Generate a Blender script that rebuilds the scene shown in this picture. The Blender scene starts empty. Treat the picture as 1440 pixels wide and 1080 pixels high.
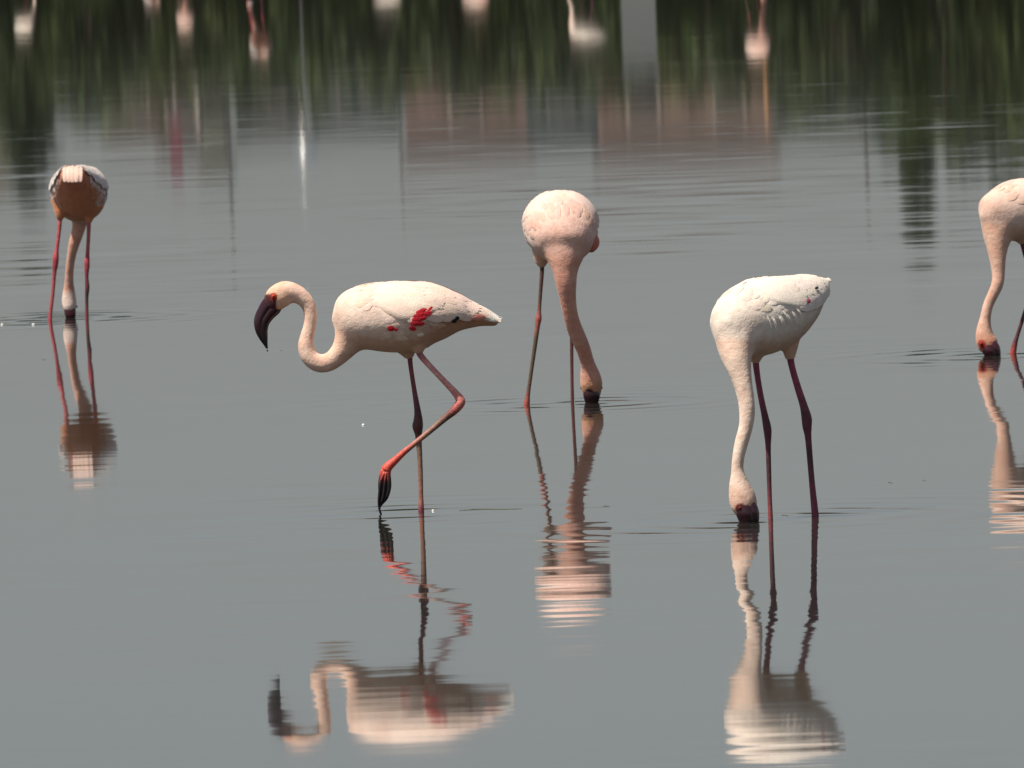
import bpy, math, random
import numpy as np
from mathutils import Vector, Matrix

random.seed(7)
rng = np.random.default_rng(7)
scene = bpy.context.scene
COL = scene.collection
R = math.radians

# ------------------------------------------------------------------ camera
IMG_W, IMG_H = 1440.0, 1080.0
F_PX = 22000.0                 # focal length in photograph pixels
CAM_H = 1.85                   # eye height above the water, metres
PITCH = math.atan(790.0 / F_PX)
ROLL = R(2.0)
FWD = np.array([0, math.cos(PITCH), -math.sin(PITCH)])
RGT = np.array([1.0, 0, 0])
UPV = np.array([0, math.sin(PITCH), math.cos(PITCH)])
CAM = np.array([0, 0, CAM_H])
cr, sr = math.cos(ROLL), math.sin(ROLL)
cam_data = bpy.data.cameras.new('camera')
cam = bpy.data.objects.new('camera', cam_data)
COL.objects.link(cam)
xc = cr * RGT - sr * UPV
yc = sr * RGT + cr * UPV
zc = -FWD
m = Matrix.Identity(4)
for i in range(3):
    m[i][0], m[i][1], m[i][2], m[i][3] = xc[i], yc[i], zc[i], CAM[i]
cam.matrix_world = m
cam_data.sensor_width = 36.0
cam_data.lens = 36.0 * F_PX / IMG_W
cam_data.clip_start = 0.5
cam_data.clip_end = 6000
cam_data.dof.use_dof = True
cam_data.dof.focus_distance = 41.8
cam_data.dof.aperture_fstop = 40
scene.camera = cam

# ------------------------------------------------------------------ world and sun
SUN_EL, SUN_AZ = R(62), R(-122)      # azimuth measured from +Y towards +X: left and a little behind the camera
world = bpy.data.worlds.new('World')
scene.world = world
world.use_nodes = True
wn = world.node_tree
wn.nodes.clear()
sky = wn.nodes.new('ShaderNodeTexSky')
sky.sky_type = 'NISHITA'
sky.sun_disc = False
sky.sun_elevation = SUN_EL
sky.sun_rotation = SUN_AZ
sky.air_density = 1.0
sky.dust_density = 1.2
sky.ozone_density = 1.0
hs = wn.nodes.new('ShaderNodeHueSaturation')
hs.inputs['Saturation'].default_value = 0.36
bgn = wn.nodes.new('ShaderNodeBackground')
bgn.inputs['Strength'].default_value = 0.0655
wo = wn.nodes.new('ShaderNodeOutputWorld')
wn.links.new(sky.outputs[0], hs.inputs['Color'])
cool = wn.nodes.new('ShaderNodeMix')           # cool tint over the whole sky, takes the yellow out low down
cool.data_type = 'RGBA'; cool.blend_type = 'MULTIPLY'
cool.inputs[0].default_value = 1.0
cool.inputs[7].default_value = (0.965, 1.0, 1.045, 1)
wn.links.new(hs.outputs[0], cool.inputs[6])
wn.links.new(cool.outputs[2], bgn.inputs['Color'])
wn.links.new(bgn.outputs[0], wo.inputs['Surface'])

sd = bpy.data.lights.new('sun', 'SUN')
sd.energy = 5.0
sd.angle = R(0.6)
sd.color = (1.0, 0.92, 0.80)
sun = bpy.data.objects.new('sun', sd)
COL.objects.link(sun)
sdir = Vector((math.sin(SUN_AZ) * math.cos(SUN_EL), math.cos(SUN_AZ) * math.cos(SUN_EL), math.sin(SUN_EL)))
sun.rotation_euler = sdir.to_track_quat('Z', 'Y').to_euler()
sun.location = sdir * 60

scene.view_settings.view_transform = 'Standard'
scene.view_settings.look = 'None'
scene.view_settings.gamma = 1
scene.view_settings.use_curve_mapping = False
scene.view_settings.exposure = 0.22
scene.render.resolution_x, scene.render.resolution_y = 1024, 768


# ------------------------------------------------------------------ geometry helpers
def ray(u, v):
    """direction of a photograph pixel, scaled so that its depth along the lens axis is 1"""
    dx, dy = u - IMG_W / 2, v - IMG_H / 2
    rc = dx * cr - dy * sr
    dc = dx * sr + dy * cr
    return FWD + RGT * (rc / F_PX) - UPV * (dc / F_PX)


def on_water(u, v):
    d = ray(u, v)
    t = CAM_H / -d[2]
    return CAM + d * t, t


def at_range(u, v, Y):
    """mirror image of pixel (u, v) in the water: world x and height of what it shows at range Y"""
    d = ray(u, v)
    return d[0] / d[1] * Y, -d[2] / d[1] * Y - CAM_H


def tag(o, label=None, cat=None, group=None, kind=None):
    if label: o['label'] = label
    if cat: o['category'] = cat
    if group: o['group'] = group
    if kind: o['kind'] = kind
    return o


def empty(name, loc):
    o = bpy.data.objects.new(name, None)
    COL.objects.link(o)
    o.location = loc
    o.empty_display_size = 0.05
    return o


def mesh_obj(name, verts, faces, mat, parent=None, cols=None, smooth=True):
    me = bpy.data.meshes.new(name)
    me.from_pydata([tuple(map(float, p)) for p in verts], [], [tuple(map(int, f)) for f in faces])
    if cols is not None:
        a = me.color_attributes.new('Col', 'FLOAT_COLOR', 'POINT')
        c = np.ones((len(verts), 4), dtype=np.float32)
        c[:, :3] = np.clip(np.asarray(cols), 0, 1)
        a.data.foreach_set('color', c.ravel())
    if smooth:
        me.polygons.foreach_set('use_smooth', [True] * len(me.polygons))
    me.update()
    o = bpy.data.objects.new(name, me)
    COL.objects.link(o)
    if mat: me.materials.append(mat)
    if parent: o.parent = parent
    return o


class MB:
    """collects vertices, faces and vertex colours"""
    def __init__(self):
        self.v, self.f, self.c = [], [], []

    def add(self, v, f, c=None):
        k = len(self.v)
        self.v.extend(v)
        self.f.extend([tuple(i + k for i in q) for q in f])
        if c is None: c = [(0.5, 0.5, 0.5)] * len(v)
        self.c.extend(c)

    def box(self, x0, x1, y0, y1, z0, z1, c=None):
        v = [(x, y, z) for z in (z0, z1) for y in (y0, y1) for x in (x0, x1)]
        f = [(0, 2, 3, 1), (4, 5, 7, 6), (0, 1, 5, 4), (2, 6, 7, 3), (0, 4, 6, 2), (1, 3, 7, 5)]
        self.add(v, f, [c] * 8 if c else None)

    def build(self, name, mat, parent=None, smooth=True):
        return mesh_obj(name, self.v, self.f, mat, parent, self.c, smooth)


def catmull(P, n):
    """resample rows of P (any width) through a Catmull-Rom curve, n points per span"""
    P = np.asarray(P, float)
    Q = np.vstack([2 * P[0] - P[1], P, 2 * P[-1] - P[-2]])
    out = []
    for i in range(1, len(Q) - 2):
        p0, p1, p2, p3 = Q[i - 1:i + 3]
        for k in range(n):
            t = k / n
            out.append(0.5 * (2 * p1 + (p2 - p0) * t + (2 * p0 - 5 * p1 + 4 * p2 - p3) * t * t + (3 * p1 - p0 - 3 * p2 + p3) * t ** 3))
    out.append(P[-1])
    return np.array(out)


def frames(C, side):
    """tangent, up and lateral vectors along centres C; side is the approximate lateral direction"""
    T = np.gradient(C, axis=0)
    T /= np.linalg.norm(T, axis=1)[:, None] + 1e-12
    L = side[None, :] - T * (T @ side)[:, None]
    L /= np.linalg.norm(L, axis=1)[:, None] + 1e-12
    U = np.cross(L, T)
    return T, U, L


def loft(C, ra, rb, side, n=16):
    """closed tube: ra = radius along U, rb = radius along the lateral vector"""
    T, U, L = frames(C, side)
    v, f = [], []
    ang = np.linspace(0, 2 * math.pi, n, endpoint=False)
    for i in range(len(C)):
        for a in ang:
            v.append(C[i] + U[i] * ra[i] * math.cos(a) + L[i] * rb[i] * math.sin(a))
    for i in range(len(C) - 1):
        for k in range(n):
            k2 = (k + 1) % n
            f.append((i * n + k, i * n + k2, (i + 1) * n + k2, (i + 1) * n + k))
    a = len(v)
    v.append(C[0] - T[0] * min(ra[0], rb[0]) * 0.5)
    v.append(C[-1] + T[-1] * min(ra[-1], rb[-1]) * 0.5)
    e = (len(C) - 1) * n
    for k in range(n):
        k2 = (k + 1) % n
        f.append((a, k2, k))
        f.append((a + 1, e + k, e + k2))
    return v, f


def ball(c, r, nu=12, nv=8):
    c = np.asarray(c, float); r = np.broadcast_to(np.asarray(r, float), (3,))
    v = [c + r * (0, 0, 1)]
    for j in range(1, nv):
        th = math.pi * j / nv
        for i in range(nu):
            ph = 2 * math.pi * i / nu
            v.append(c + r * (math.sin(th) * math.cos(ph), math.sin(th) * math.sin(ph), math.cos(th)))
    v.append(c - r * (0, 0, 1))
    f = [(0, 1 + i, 1 + (i + 1) % nu) for i in range(nu)]
    for j in range(nv - 2):
        for i in range(nu):
            a, b = 1 + j * nu + i, 1 + j * nu + (i + 1) % nu
            f.append((a, a + nu, b + nu, b))
    e = len(v) - 1
    k = 1 + (nv - 2) * nu
    f += [(e, k + (i + 1) % nu, k + i) for i in range(nu)]
    return v, f


def lerp(a, b, t):
    return np.asarray(a, float) * (1 - t) + np.asarray(b, float) * t


def sstep(a, b, x):
    t = np.clip((x - a) / (b - a), 0, 1)
    return t * t * (3 - 2 * t)


# ------------------------------------------------------------------ materials
def new_mat(name):
    mt = bpy.data.materials.new(name)
    mt.use_nodes = True
    nt = mt.node_tree
    return mt, nt, nt.nodes['Principled BSDF']


def col_mat(name, rough=0.8, noise_scale=60, var=0.12, bump=0.0, bump_scale=200, sheen=0.0, spec=0.5, stretch=(1, 1, 1), sss=0.0, metallic=0.0, lumps=0.0):
    """vertex colour 'Col' with procedural variation and fine relief"""
    mt, nt, b = new_mat(name)
    N, Lk = nt.nodes, nt.links
    at = N.new('ShaderNodeAttribute'); at.attribute_name = 'Col'
    tc = N.new('ShaderNodeTexCoord')
    mp = N.new('ShaderNodeMapping'); mp.inputs['Scale'].default_value = stretch
    Lk.new(tc.outputs['Object'], mp.inputs['Vector'])
    nz = N.new('ShaderNodeTexNoise'); nz.inputs['Scale'].default_value = noise_scale; nz.inputs['Detail'].default_value = 4
    Lk.new(mp.outputs[0], nz.inputs['Vector'])
    mr = N.new('ShaderNodeMapRange')
    mr.inputs['From Min'].default_value = 0.3; mr.inputs['From Max'].default_value = 0.7
    mr.inputs['To Min'].default_value = 1 - var; mr.inputs['To Max'].default_value = 1 + var * 0.6
    Lk.new(nz.outputs[0], mr.inputs['Value'])
    mx = N.new('ShaderNodeVectorMath'); mx.operation = 'SCALE'
    Lk.new(at.outputs['Color'], mx.inputs[0]); Lk.new(mr.outputs[0], mx.inputs['Scale'])
    Lk.new(mx.outputs[0], b.inputs['Base Color'])
    b.inputs['Roughness'].default_value = rough
    b.inputs['Specular IOR Level'].default_value = spec
    b.inputs['Sheen Weight'].default_value = sheen
    b.inputs['Metallic'].default_value = metallic
    if sss:
        b.inputs['Subsurface Weight'].default_value = sss
        b.inputs['Subsurface Radius'].default_value = (0.012, 0.006, 0.004)
        b.inputs['Subsurface Scale'].default_value = 1.0
    if lumps:
        n3 = N.new('ShaderNodeTexNoise'); n3.inputs['Scale'].default_value = 38; n3.inputs['Detail'].default_value = 2
        Lk.new(mp.outputs[0], n3.inputs['Vector'])
        bl = N.new('ShaderNodeBump'); bl.inputs['Distance'].default_value = lumps
        Lk.new(n3.outputs[0], bl.inputs['Height'])
    if bump:
        n2 = N.new('ShaderNodeTexNoise'); n2.inputs['Scale'].default_value = bump_scale; n2.inputs['Detail'].default_value = 3
        Lk.new(mp.outputs[0], n2.inputs['Vector'])
        bp = N.new('ShaderNodeBump'); bp.inputs['Strength'].default_value = 1; bp.inputs['Distance'].default_value = bump
        Lk.new(n2.outputs[0], bp.inputs['Height'])
        if lumps: Lk.new(bl.outputs[0], bp.inputs['Normal'])
        Lk.new(bp.outputs[0], b.inputs['Normal'])
    return mt


M_PLUME = col_mat('plumage', 0.85, 45, 0.10, 0.0012, 170, sheen=0.15, spec=0.2, sss=0.12, lumps=0.0026)
M_FEATHER = col_mat('feather', 0.75, 70, 0.08, 0.0012, 260, sheen=0.1, spec=0.25)
M_LEG = col_mat('leg_skin', 0.5, 90, 0.3, 0.0012, 300, spec=0.4)
M_BILL = col_mat('bill_horn', 0.16, 40, 0.15, 0.0, spec=0.6)
M_EYE = col_mat('eye', 0.08, 40, 0.05)
M_FOLIAGE = col_mat('foliage', 0.6, 0.8, 0.3, spec=0.3)
M_BARK = col_mat('bark', 0.9, 3, 0.3, 0.02, 12, stretch=(1, 1, 0.2))
M_WALL = col_mat('rendered_wall', 0.9, 0.7, 0.15, 0.004, 30)
M_PAINT = col_mat('painted_metal', 0.45, 4, 0.1)
M_STEEL = col_mat('polished_steel', 0.22, 4, 0.05, metallic=1.0)
M_EARTH = col_mat('earth_bank', 0.95, 0.5, 0.35, 0.05, 3)
M_MUD = col_mat('lake_mud', 0.95, 0.5, 0.3)
M_WEED = col_mat('wet_weed', 0.5, 50, 0.3)
M_FOAM = col_mat('foam', 0.3, 50, 0.1)
M_GLASS = col_mat('window_glass', 0.1, 4, 0.05)

# ------------------------------------------------------------------ flamingo contact points (photograph pixels at the waterline)
CONTACTS = [(592, 720, 1.0), (537, 722, 0.8), (1047, 733, 1.2), (1084, 727, 1.0), (1147, 727, 1.0), (741, 568, 0.8), (832, 567, 1.1),
            (97, 446, 1.3), (71, 452, 1.0), (1393, 500, 1.2), (1425, 497, 0.8)]


# ------------------------------------------------------------------ water
def water_material():
    mt, nt, b = new_mat('lake_water')
    N, Lk = nt.nodes, nt.links
    geo = N.new('ShaderNodeNewGeometry')
    sep = N.new('ShaderNodeSeparateXYZ'); Lk.new(geo.outputs['Position'], sep.inputs[0])

    def math_(op, a, c=None, d=None):
        n = N.new('ShaderNodeMath'); n.operation = op
        for i, x in enumerate((a, c, d)):
            if x is None: continue
            if isinstance(x, (int, float)): n.inputs[i].default_value = x
            else: Lk.new(x, n.inputs[i])
        return n.outputs[0]

    def noise(sx, sy, off=0.0, detail=1.0, rough=0.5, dist=0.0):
        mp = N.new('ShaderNodeMapping')
        mp.inputs['Scale'].default_value = (sx, sy * KY, 1)
        mp.inputs['Location'].default_value = (off, off * 1.7, off * 0.3)
        Lk.new(geo.outputs['Position'], mp.inputs['Vector'])
        nz = N.new('ShaderNodeTexNoise'); nz.inputs['Scale'].default_value = 1
        nz.inputs['Detail'].default_value = detail; nz.inputs['Roughness'].default_value = rough
        nz.inputs['Distortion'].default_value = dist
        Lk.new(mp.outputs[0], nz.inputs['Vector'])
        return nz.outputs[0]

    def rng_(x, a, c, lo=0.0, hi=1.0):
        n = N.new('ShaderNodeMapRange'); n.interpolation_type = 'SMOOTHSTEP'
        for k, val in (('From Min', a), ('From Max', c), ('To Min', lo), ('To Max', hi)): n.inputs[k].default_value = val
        Lk.new(x, n.inputs['Value'])
        return n.outputs[0]

    X, Y = sep.outputs['X'], math_('MULTIPLY', sep.outputs['Y'], KY)
    c0 = lambda x, k: math_('MULTIPLY', math_('SUBTRACT', x, 0.5), k)
    # slope along the view (y): long lazy swell, hand-wide ripples, cat's paws
    patch = rng_(noise(0.45, 0.14, 3.1, 2), 0.38, 0.62, 0.25, 1.5)
    far = rng_(Y, 33.0, 70.0, 1.0, 0.18)
    rip = math_('MULTIPLY', math_('ADD', c0(noise(1.4, 4.4, 11.0, 2.0, 0.55), W_RIP), c0(noise(2.2, 10.0, 17.0, 1.0), W_FINE)), math_('MULTIPLY', patch, far))
    swell = math_('MULTIPLY', c0(noise(0.35, 0.9, 23.0, 1), W_SWELL), far)
    sy = math_('ADD', rip, swell)
    # isolated darker wavelets: short steep lines, gathered round the birds and over the far water
    line = rng_(noise(1.3, 7.0, 41.0, 1.5, 0.6), 0.60, 0.78)
    near_mask = None
    sx = c0(noise(1.6, 2.0, 51.0, 1), 0.004)
    for (u, v, k) in CONTACTS:
        p, t = on_water(u, v)
        dx = math_('SUBTRACT', X, float(p[0]))
        dy = math_('SUBTRACT', Y, float(p[1]) * KY)
        d = math_('SQRT', math_('ADD', math_('MULTIPLY', dx, dx), math_('ADD', math_('MULTIPLY', dy, dy), 0.0004)))
        fall = math_('EXPONENT', math_('MULTIPLY', d, -2.4))
        wave = math_('SINE', math_('MULTIPLY', d, 2 * math.pi / 0.2))
        amp = math_('MULTIPLY', math_('MULTIPLY', wave, fall), W_RING * k)
        sy = math_('ADD', sy, math_('MULTIPLY', amp, math_('DIVIDE', dy, d)))
        sx = math_('ADD', sx, math_('MULTIPLY', amp, math_('DIVIDE', dx, d)))
        # lens-shaped patch of disturbed water, wider across the view
        e = math_('ADD', math_('MULTIPLY', math_('MULTIPLY', dx, dx), 1.3), math_('MULTIPLY', math_('MULTIPLY', dy, dy), 0.5))
        g = math_('MULTIPLY', math_('EXPONENT', math_('MULTIPLY', e, -1.0)), min(1.0, 0.8 * k))
        near_mask = g if near_mask is None else math_('MAXIMUM', near_mask, g)
    clump = rng_(noise(0.6, 1.3, 61.0, 1), 0.42, 0.62)
    mask = math_('MAXIMUM', math_('MULTIPLY', near_mask, 0.9), math_('MULTIPLY', clump, math_('MULTIPLY', rng_(Y, 36.0, 54.0, 0.06, 0.6), rng_(Y, 56.0, 80.0, 1.0, 0.12))))
    sy = math_('ADD', sy, math_('MULTIPLY', math_('MULTIPLY', line, mask), W_LINE))
    cmb = N.new('ShaderNodeCombineXYZ')
    Lk.new(math_('MULTIPLY', sx, -1.0), cmb.inputs[0]); Lk.new(math_('MULTIPLY', sy, -1.0), cmb.inputs[1]); cmb.inputs[2].default_value = 1
    nrm = N.new('ShaderNodeVectorMath'); nrm.operation = 'NORMALIZE'
    Lk.new(cmb.outputs[0], nrm.inputs[0])
    Lk.new(nrm.outputs[0], b.inputs['Normal'])
    # silty water body
    cr_ = N.new('ShaderNodeMix'); cr_.data_type = 'RGBA'
    cr_.inputs[6].default_value = (*WATER_A, 1)
    cr_.inputs[7].default_value = (*WATER_B, 1)
    Lk.new(noise(0.2, 0.2, 71.0, 3), cr_.inputs[0])
    Lk.new(cr_.outputs[2], b.inputs['Base Color'])
    b.inputs['Roughness'].default_value = 0.03
    b.inputs['IOR'].default_value = 1.333
    b.inputs['Specular IOR Level'].default_value = 0.5
    return mt


KY = 17000.0 / F_PX                        # ripples stretch along the view as the lens gets longer
W_RIP, W_FINE, W_SWELL, W_RING, W_LINE = (k * KY for k in (0.022, 0.010, 0.003, 0.024, 0.06))
WATER_A, WATER_B = (0.024, 0.0245, 0.020), (0.030, 0.030, 0.025)

BANK_Y = 307.0
water = mesh_obj('water', [(-900, -60, 0), (900, -60, 0), (900, BANK_Y + 3, 0), (-900, BANK_Y + 3, 0)], [(0, 1, 2, 3)], water_material(), smooth=False)
tag(water, 'calm grey silty lake water with fine ripples', 'water', kind='structure')
BED = -0.05
bed = mesh_obj('lake_bed', [(-900, -60, BED), (900, -60, BED), (900, BANK_Y + 3, BED), (-900, BANK_Y + 3, BED)], [(0, 1, 2, 3)], M_MUD, cols=[(0.12, 0.10, 0.07)] * 4, smooth=False)
tag(bed, 'brown mud bed under the shallow lake water', 'lake bed', kind='structure')

# far shore: earth bank and the land behind it
xs = np.linspace(-900, 900, 181)
prof = [(BANK_Y, -0.3), (BANK_Y + 1.2, 0.25), (BANK_Y + 4, 0.6), (BANK_Y + 14, 0.9), (BANK_Y + 60, 1.2), (BANK_Y + 900, 2.5)]
v, f, c = [], [], []
for i, x in enumerate(xs):
    for (y, z) in prof:
        v.append((x, y + 0.6 * math.sin(x * 0.31) * math.cos(x * 0.07), z + 0.1 * math.sin(x * 0.5 + y)))
        c.append((0.14, 0.115, 0.075))
n = len(prof)
for i in range(len(xs) - 1):
    for k in range(n - 1):
        f.append((i * n + k, (i + 1) * n + k, (i + 1) * n + k + 1, i * n + k + 1))
tag(mesh_obj('ground', v, f, M_EARTH, cols=c), 'low earth bank along the far shore of the lake', 'ground', kind='structure')


# ------------------------------------------------------------------ flamingos
class Bird:
    def __init__(self, name, foot, label, white, neckc, bellyc):
        self.base, self.D = on_water(*foot)
        self.s = F_PX / self.D                     # pixels per metre at the bird
        self.root = empty(name, self.base)
        tag(self.root, label, 'flamingo', None)
        self.white, self.neckc, self.bellyc = map(np.array, (white, neckc, bellyc))

    def P(self, u, v, w=0.0):
        """pixel plus depth towards the camera in pixels -> point relative to the base"""
        return CAM + ray(u, v) * (self.D - w / self.s) - self.base

    def pts(self, rows):
        return np.array([self.P(*r[:3]) for r in rows])

    # -- body, neck, head and thighs grown together into one skin
    def body(self, stations, neck, head, thighs, side, paint=None, eye=None, voxel=0.0036):
        """stations: (u, v, w, height radius px, lateral radius px) chest -> tail; neck, head: (u, v, w, r[, lateral factor])"""
        s = self.s
        st = catmull(stations, 6)
        C = np.array([self.P(*r[:3]) for r in st])
        self.side = np.array(side, float) / np.linalg.norm(side)
        ra, rb = np.maximum(st[:, 3], 1) / s, np.maximum(st[:, 4], 1) / s
        self.bC, self.bra, self.brb = C, ra, rb
        self.bT, self.bU, self.bL = frames(C, self.side)
        ln = np.concatenate([[0], np.cumsum(np.linalg.norm(np.diff(C, axis=0), axis=1))])
        self.blen = ln[-1]; self.bt = ln / ln[-1]
        mb = MB()
        mb.add(*loft(C, ra, rb, self.side, 28))
        nk = catmull([r[:4] for r in neck], 5)
        NC = self.pts(nk); nr = np.maximum(nk[:, 3], 1) / s
        mb.add(*loft(NC, nr, nr, self.side, 18))
        hd = catmull([tuple(r) for r in head], 4)
        HC = self.pts(hd); hr = hd[:, 3] / s; hb = hr * hd[:, 4]
        mb.add(*loft(HC, hr, hb, self.side, 18))
        for th in thighs:
            t2 = catmull(th, 5)
            mb.add(*loft(self.pts(t2), t2[:, 3] / s, t2[:, 3] / s, self.side, 14))
        me = bpy.data.meshes.new('tmp')
        me.from_pydata([tuple(map(float, p)) for p in mb.v], [], mb.f)
        o = bpy.data.objects.new('tmp', me); COL.objects.link(o)
        r = o.modifiers.new('r', 'REMESH'); r.mode = 'VOXEL'; r.voxel_size = voxel
        sm = o.modifiers.new('s', 'SMOOTH'); sm.factor = 0.5; sm.iterations = 14
        dg = bpy.context.evaluated_depsgraph_get()
        ev = o.evaluated_get(dg)
        m2 = ev.to_mesh()
        V = np.empty(len(m2.vertices) * 3, np.float32); m2.vertices.foreach_get('co', V); V = V.reshape(-1, 3).astype(float)
        F = [tuple(p.vertices) for p in m2.polygons]
        ev.to_mesh_clear()
        bpy.data.objects.remove(o); bpy.data.meshes.remove(me)
        # ease the fold where the neck leaves the chest
        E = np.array(sorted({(min(q[i], q[i - 1]), max(q[i], q[i - 1])) for q in F for i in range(len(q))}))
        deg = np.bincount(E.ravel(), minlength=len(V)).astype(float)[:, None]
        k0 = NC[5 * 2]
        wgt = np.exp(-(np.linalg.norm(V - k0, axis=1) / 0.075) ** 2)[:, None]
        for _ in range(110):
            A = np.zeros_like(V)
            for c in range(3):
                A[:, c] = np.bincount(E[:, 0], V[E[:, 1], c], len(V)) + np.bincount(E[:, 1], V[E[:, 0], c], len(V))
            V = V + 0.6 * wgt * (A / deg - V)
        self.nearC, self.HC = NC, HC
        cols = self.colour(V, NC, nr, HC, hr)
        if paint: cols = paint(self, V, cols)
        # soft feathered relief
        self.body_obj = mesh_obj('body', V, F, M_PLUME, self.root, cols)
        return self.body_obj

    def near(self, V, C):
        d = np.full(len(V), 1e9); idx = np.zeros(len(V), int)
        for i, c in enumerate(C):
            q = np.linalg.norm(V - c, axis=1)
            k = q < d; d[k] = q[k]; idx[k] = i
        return d, idx

    def colour(self, V, NC, nr, HC, hr):
        d, i = self.near(V, self.bC)
        t = self.bt[i]
        rel = V - self.bC[i]
        h = np.einsum('ij,ij->i', rel, self.bU[i]) / self.bra[i]
        dn, j = self.near(V, NC)
        dh, k = self.near(V, HC)
        fb = np.clip(dn / (nr[j] * 1.02), 0, 3)                 # 1 on the neck's own surface
        dist_neck_end = np.linalg.norm(V - NC[0], axis=1)
        neckness = np.clip(1 - sstep(1.0, 1.9, fb), 0, 1) * sstep(0.10, 0.42, j / len(NC))
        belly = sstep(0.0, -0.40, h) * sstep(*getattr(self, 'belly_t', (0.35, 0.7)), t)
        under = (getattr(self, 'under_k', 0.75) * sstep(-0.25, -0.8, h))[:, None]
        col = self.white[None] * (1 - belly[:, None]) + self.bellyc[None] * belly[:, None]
        col = col * (1 - under) + np.array([[0.60, 0.33, 0.205]]) * under  # warm bounced light and shade under the body, painted into the colour
        front = sstep(0.25, 0.0, t)[:, None] * 0.45
        col = col * (1 - front) + self.neckc[None] * front
        col = col * (1 - neckness[:, None]) + self.neckc[None] * neckness[:, None]
        headness = (np.clip(1 - sstep(1.0, 1.5, dh / hr[k]), 0, 1) * sstep(0.1, 0.5, k / len(HC)))[:, None]
        hc = getattr(self, 'headc', self.neckc * np.array([1.02, 0.9, 0.78]))
        col = col * (1 - headness) + np.asarray(hc)[None] * headness
        # soft mottling of the plumage: rosy and pale flecks
        m1 = np.zeros(len(V)); m2 = np.zeros(len(V))
        for _ in range(26):
            kv = rng.normal(size=3); kv *= rng.uniform(120, 420) / np.linalg.norm(kv)
            m1 += np.sin(V @ kv + rng.uniform(0, 6.28)); 
            kv = rng.normal(size=3); kv *= rng.uniform(40, 120) / np.linalg.norm(kv)
            m2 += np.sin(V @ kv + rng.uniform(0, 6.28))
        m = (m1 * 0.6 + m2 * 0.6)[:, None] / 5.0
        amp = 0.05 + 0.05 * neckness[:, None]
        return col * (1 + m * amp * np.array([[0.5, 1.1, 1.3]]))

    # -- parametric body surface for wings and feathers
    def S(self, t, phi, off=0.0):
        x = min(t, 1.0)
        C = np.array([np.interp(x, self.bt, self.bC[:, k]) for k in range(3)])
        T = np.array([np.interp(x, self.bt, self.bT[:, k]) for k in range(3)])
        U = np.array([np.interp(x, self.bt, self.bU[:, k]) for k in range(3)])
        L = np.array([np.interp(x, self.bt, self.bL[:, k]) for k in range(3)])
        a, b = np.interp(x, self.bt, self.bra), np.interp(x, self.bt, self.brb)
        if t > 1: C = C + T * (t - 1) * self.blen
        return C + U * (a + off) * math.cos(phi) + L * (b + off) * math.sin(phi)

    def feather(self, mb, t0, phi0, length, width, dphi=0.0, o0=0.001, o1=0.004, col=(0.7, 0.6, 0.55), tipcol=None, pointed=0.5, na=6):
        """one feather lying along the body from (t0, phi0), its tip lifted by o1"""
        v, f, c = [], [], []
        for i in range(na):
            q = i / (na - 1)
            t = t0 + q * length / self.blen
            ph = phi0 + dphi * q
            x = min(t, 1.0)
            rad = 0.5 * (np.interp(x, self.bt, self.bra) + np.interp(x, self.bt, self.brb)) + 0.004
            wq = width * (0.55 + 0.45 * math.sin(min(1, q * 1.6) * math.pi / 2)) * (1 - max(0, (q - 0.62) / 0.38) ** 2 * (0.75 + 0.2 * pointed))
            off = o0 + (o1 - o0) * q ** 0.35
            for k, e in enumerate((-1, 0, 1)):
                v.append(self.S(t, ph + e * wq / 2 / rad, off + (0.0012 if e == 0 else 0)))
                cc = np.array(col) if tipcol is None else lerp(col, tipcol, sstep(0.5, 0.9, q))
                c.append(cc * (0.97 if e == 0 else 1.0))
        for i in range(na - 1):
            for k in range(2):
                a = i * 3 + k
                f.append((a, a + 1, a + 4, a + 3))
        mb.add(v, f, c)

    def plumage(self, t0=0.12, t1=0.8, phimax=2.3, rows=15, size=0.034, seed=1, relief=1.0):
        """small contour feathers over back, breast and flanks, joined in one part"""
        r = random.Random(seed)
        mb = MB()
        for i in range(rows):
            t = t0 + (t1 - t0) * i / (rows - 1)
            rad = 0.5 * (np.interp(t, self.bt, self.bra) + np.interp(t, self.bt, self.brb))
            phm = phimax * (0.62 if t < 0.3 else 1.0)
            n = max(5, int(2 * phm * rad / (size * 0.5)))
            for k in range(n):
                ph = -phm + 2 * phm * (k + 0.5 * (i % 2) + r.uniform(-0.3, 0.3)) / n
                bel = float(sstep(1.6, 2.2, abs(ph)) * sstep(0.3, 0.6, t))
                base = lerp(self.white, self.bellyc, bel)
                base = lerp(base, self.neckc, 0.5 * float(sstep(0.3, 0.08, t)))
                base = base * r.uniform(0.93, 1.05) * np.array([1, r.uniform(0.96, 1.03), r.uniform(0.94, 1.03)])
                L = size * r.uniform(0.75, 1.25)
                self.feather(mb, t + r.uniform(-0.02, 0.02), ph, L, size * 0.52 * r.uniform(0.8, 1.2), r.uniform(-0.1, 0.1), -0.002, r.uniform(0.0008, 0.0024) * relief, base)
        o = mb.build('contour_feathers', M_FEATHER, self.root)
        o['kind'] = 'stuff'
        return o

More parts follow.
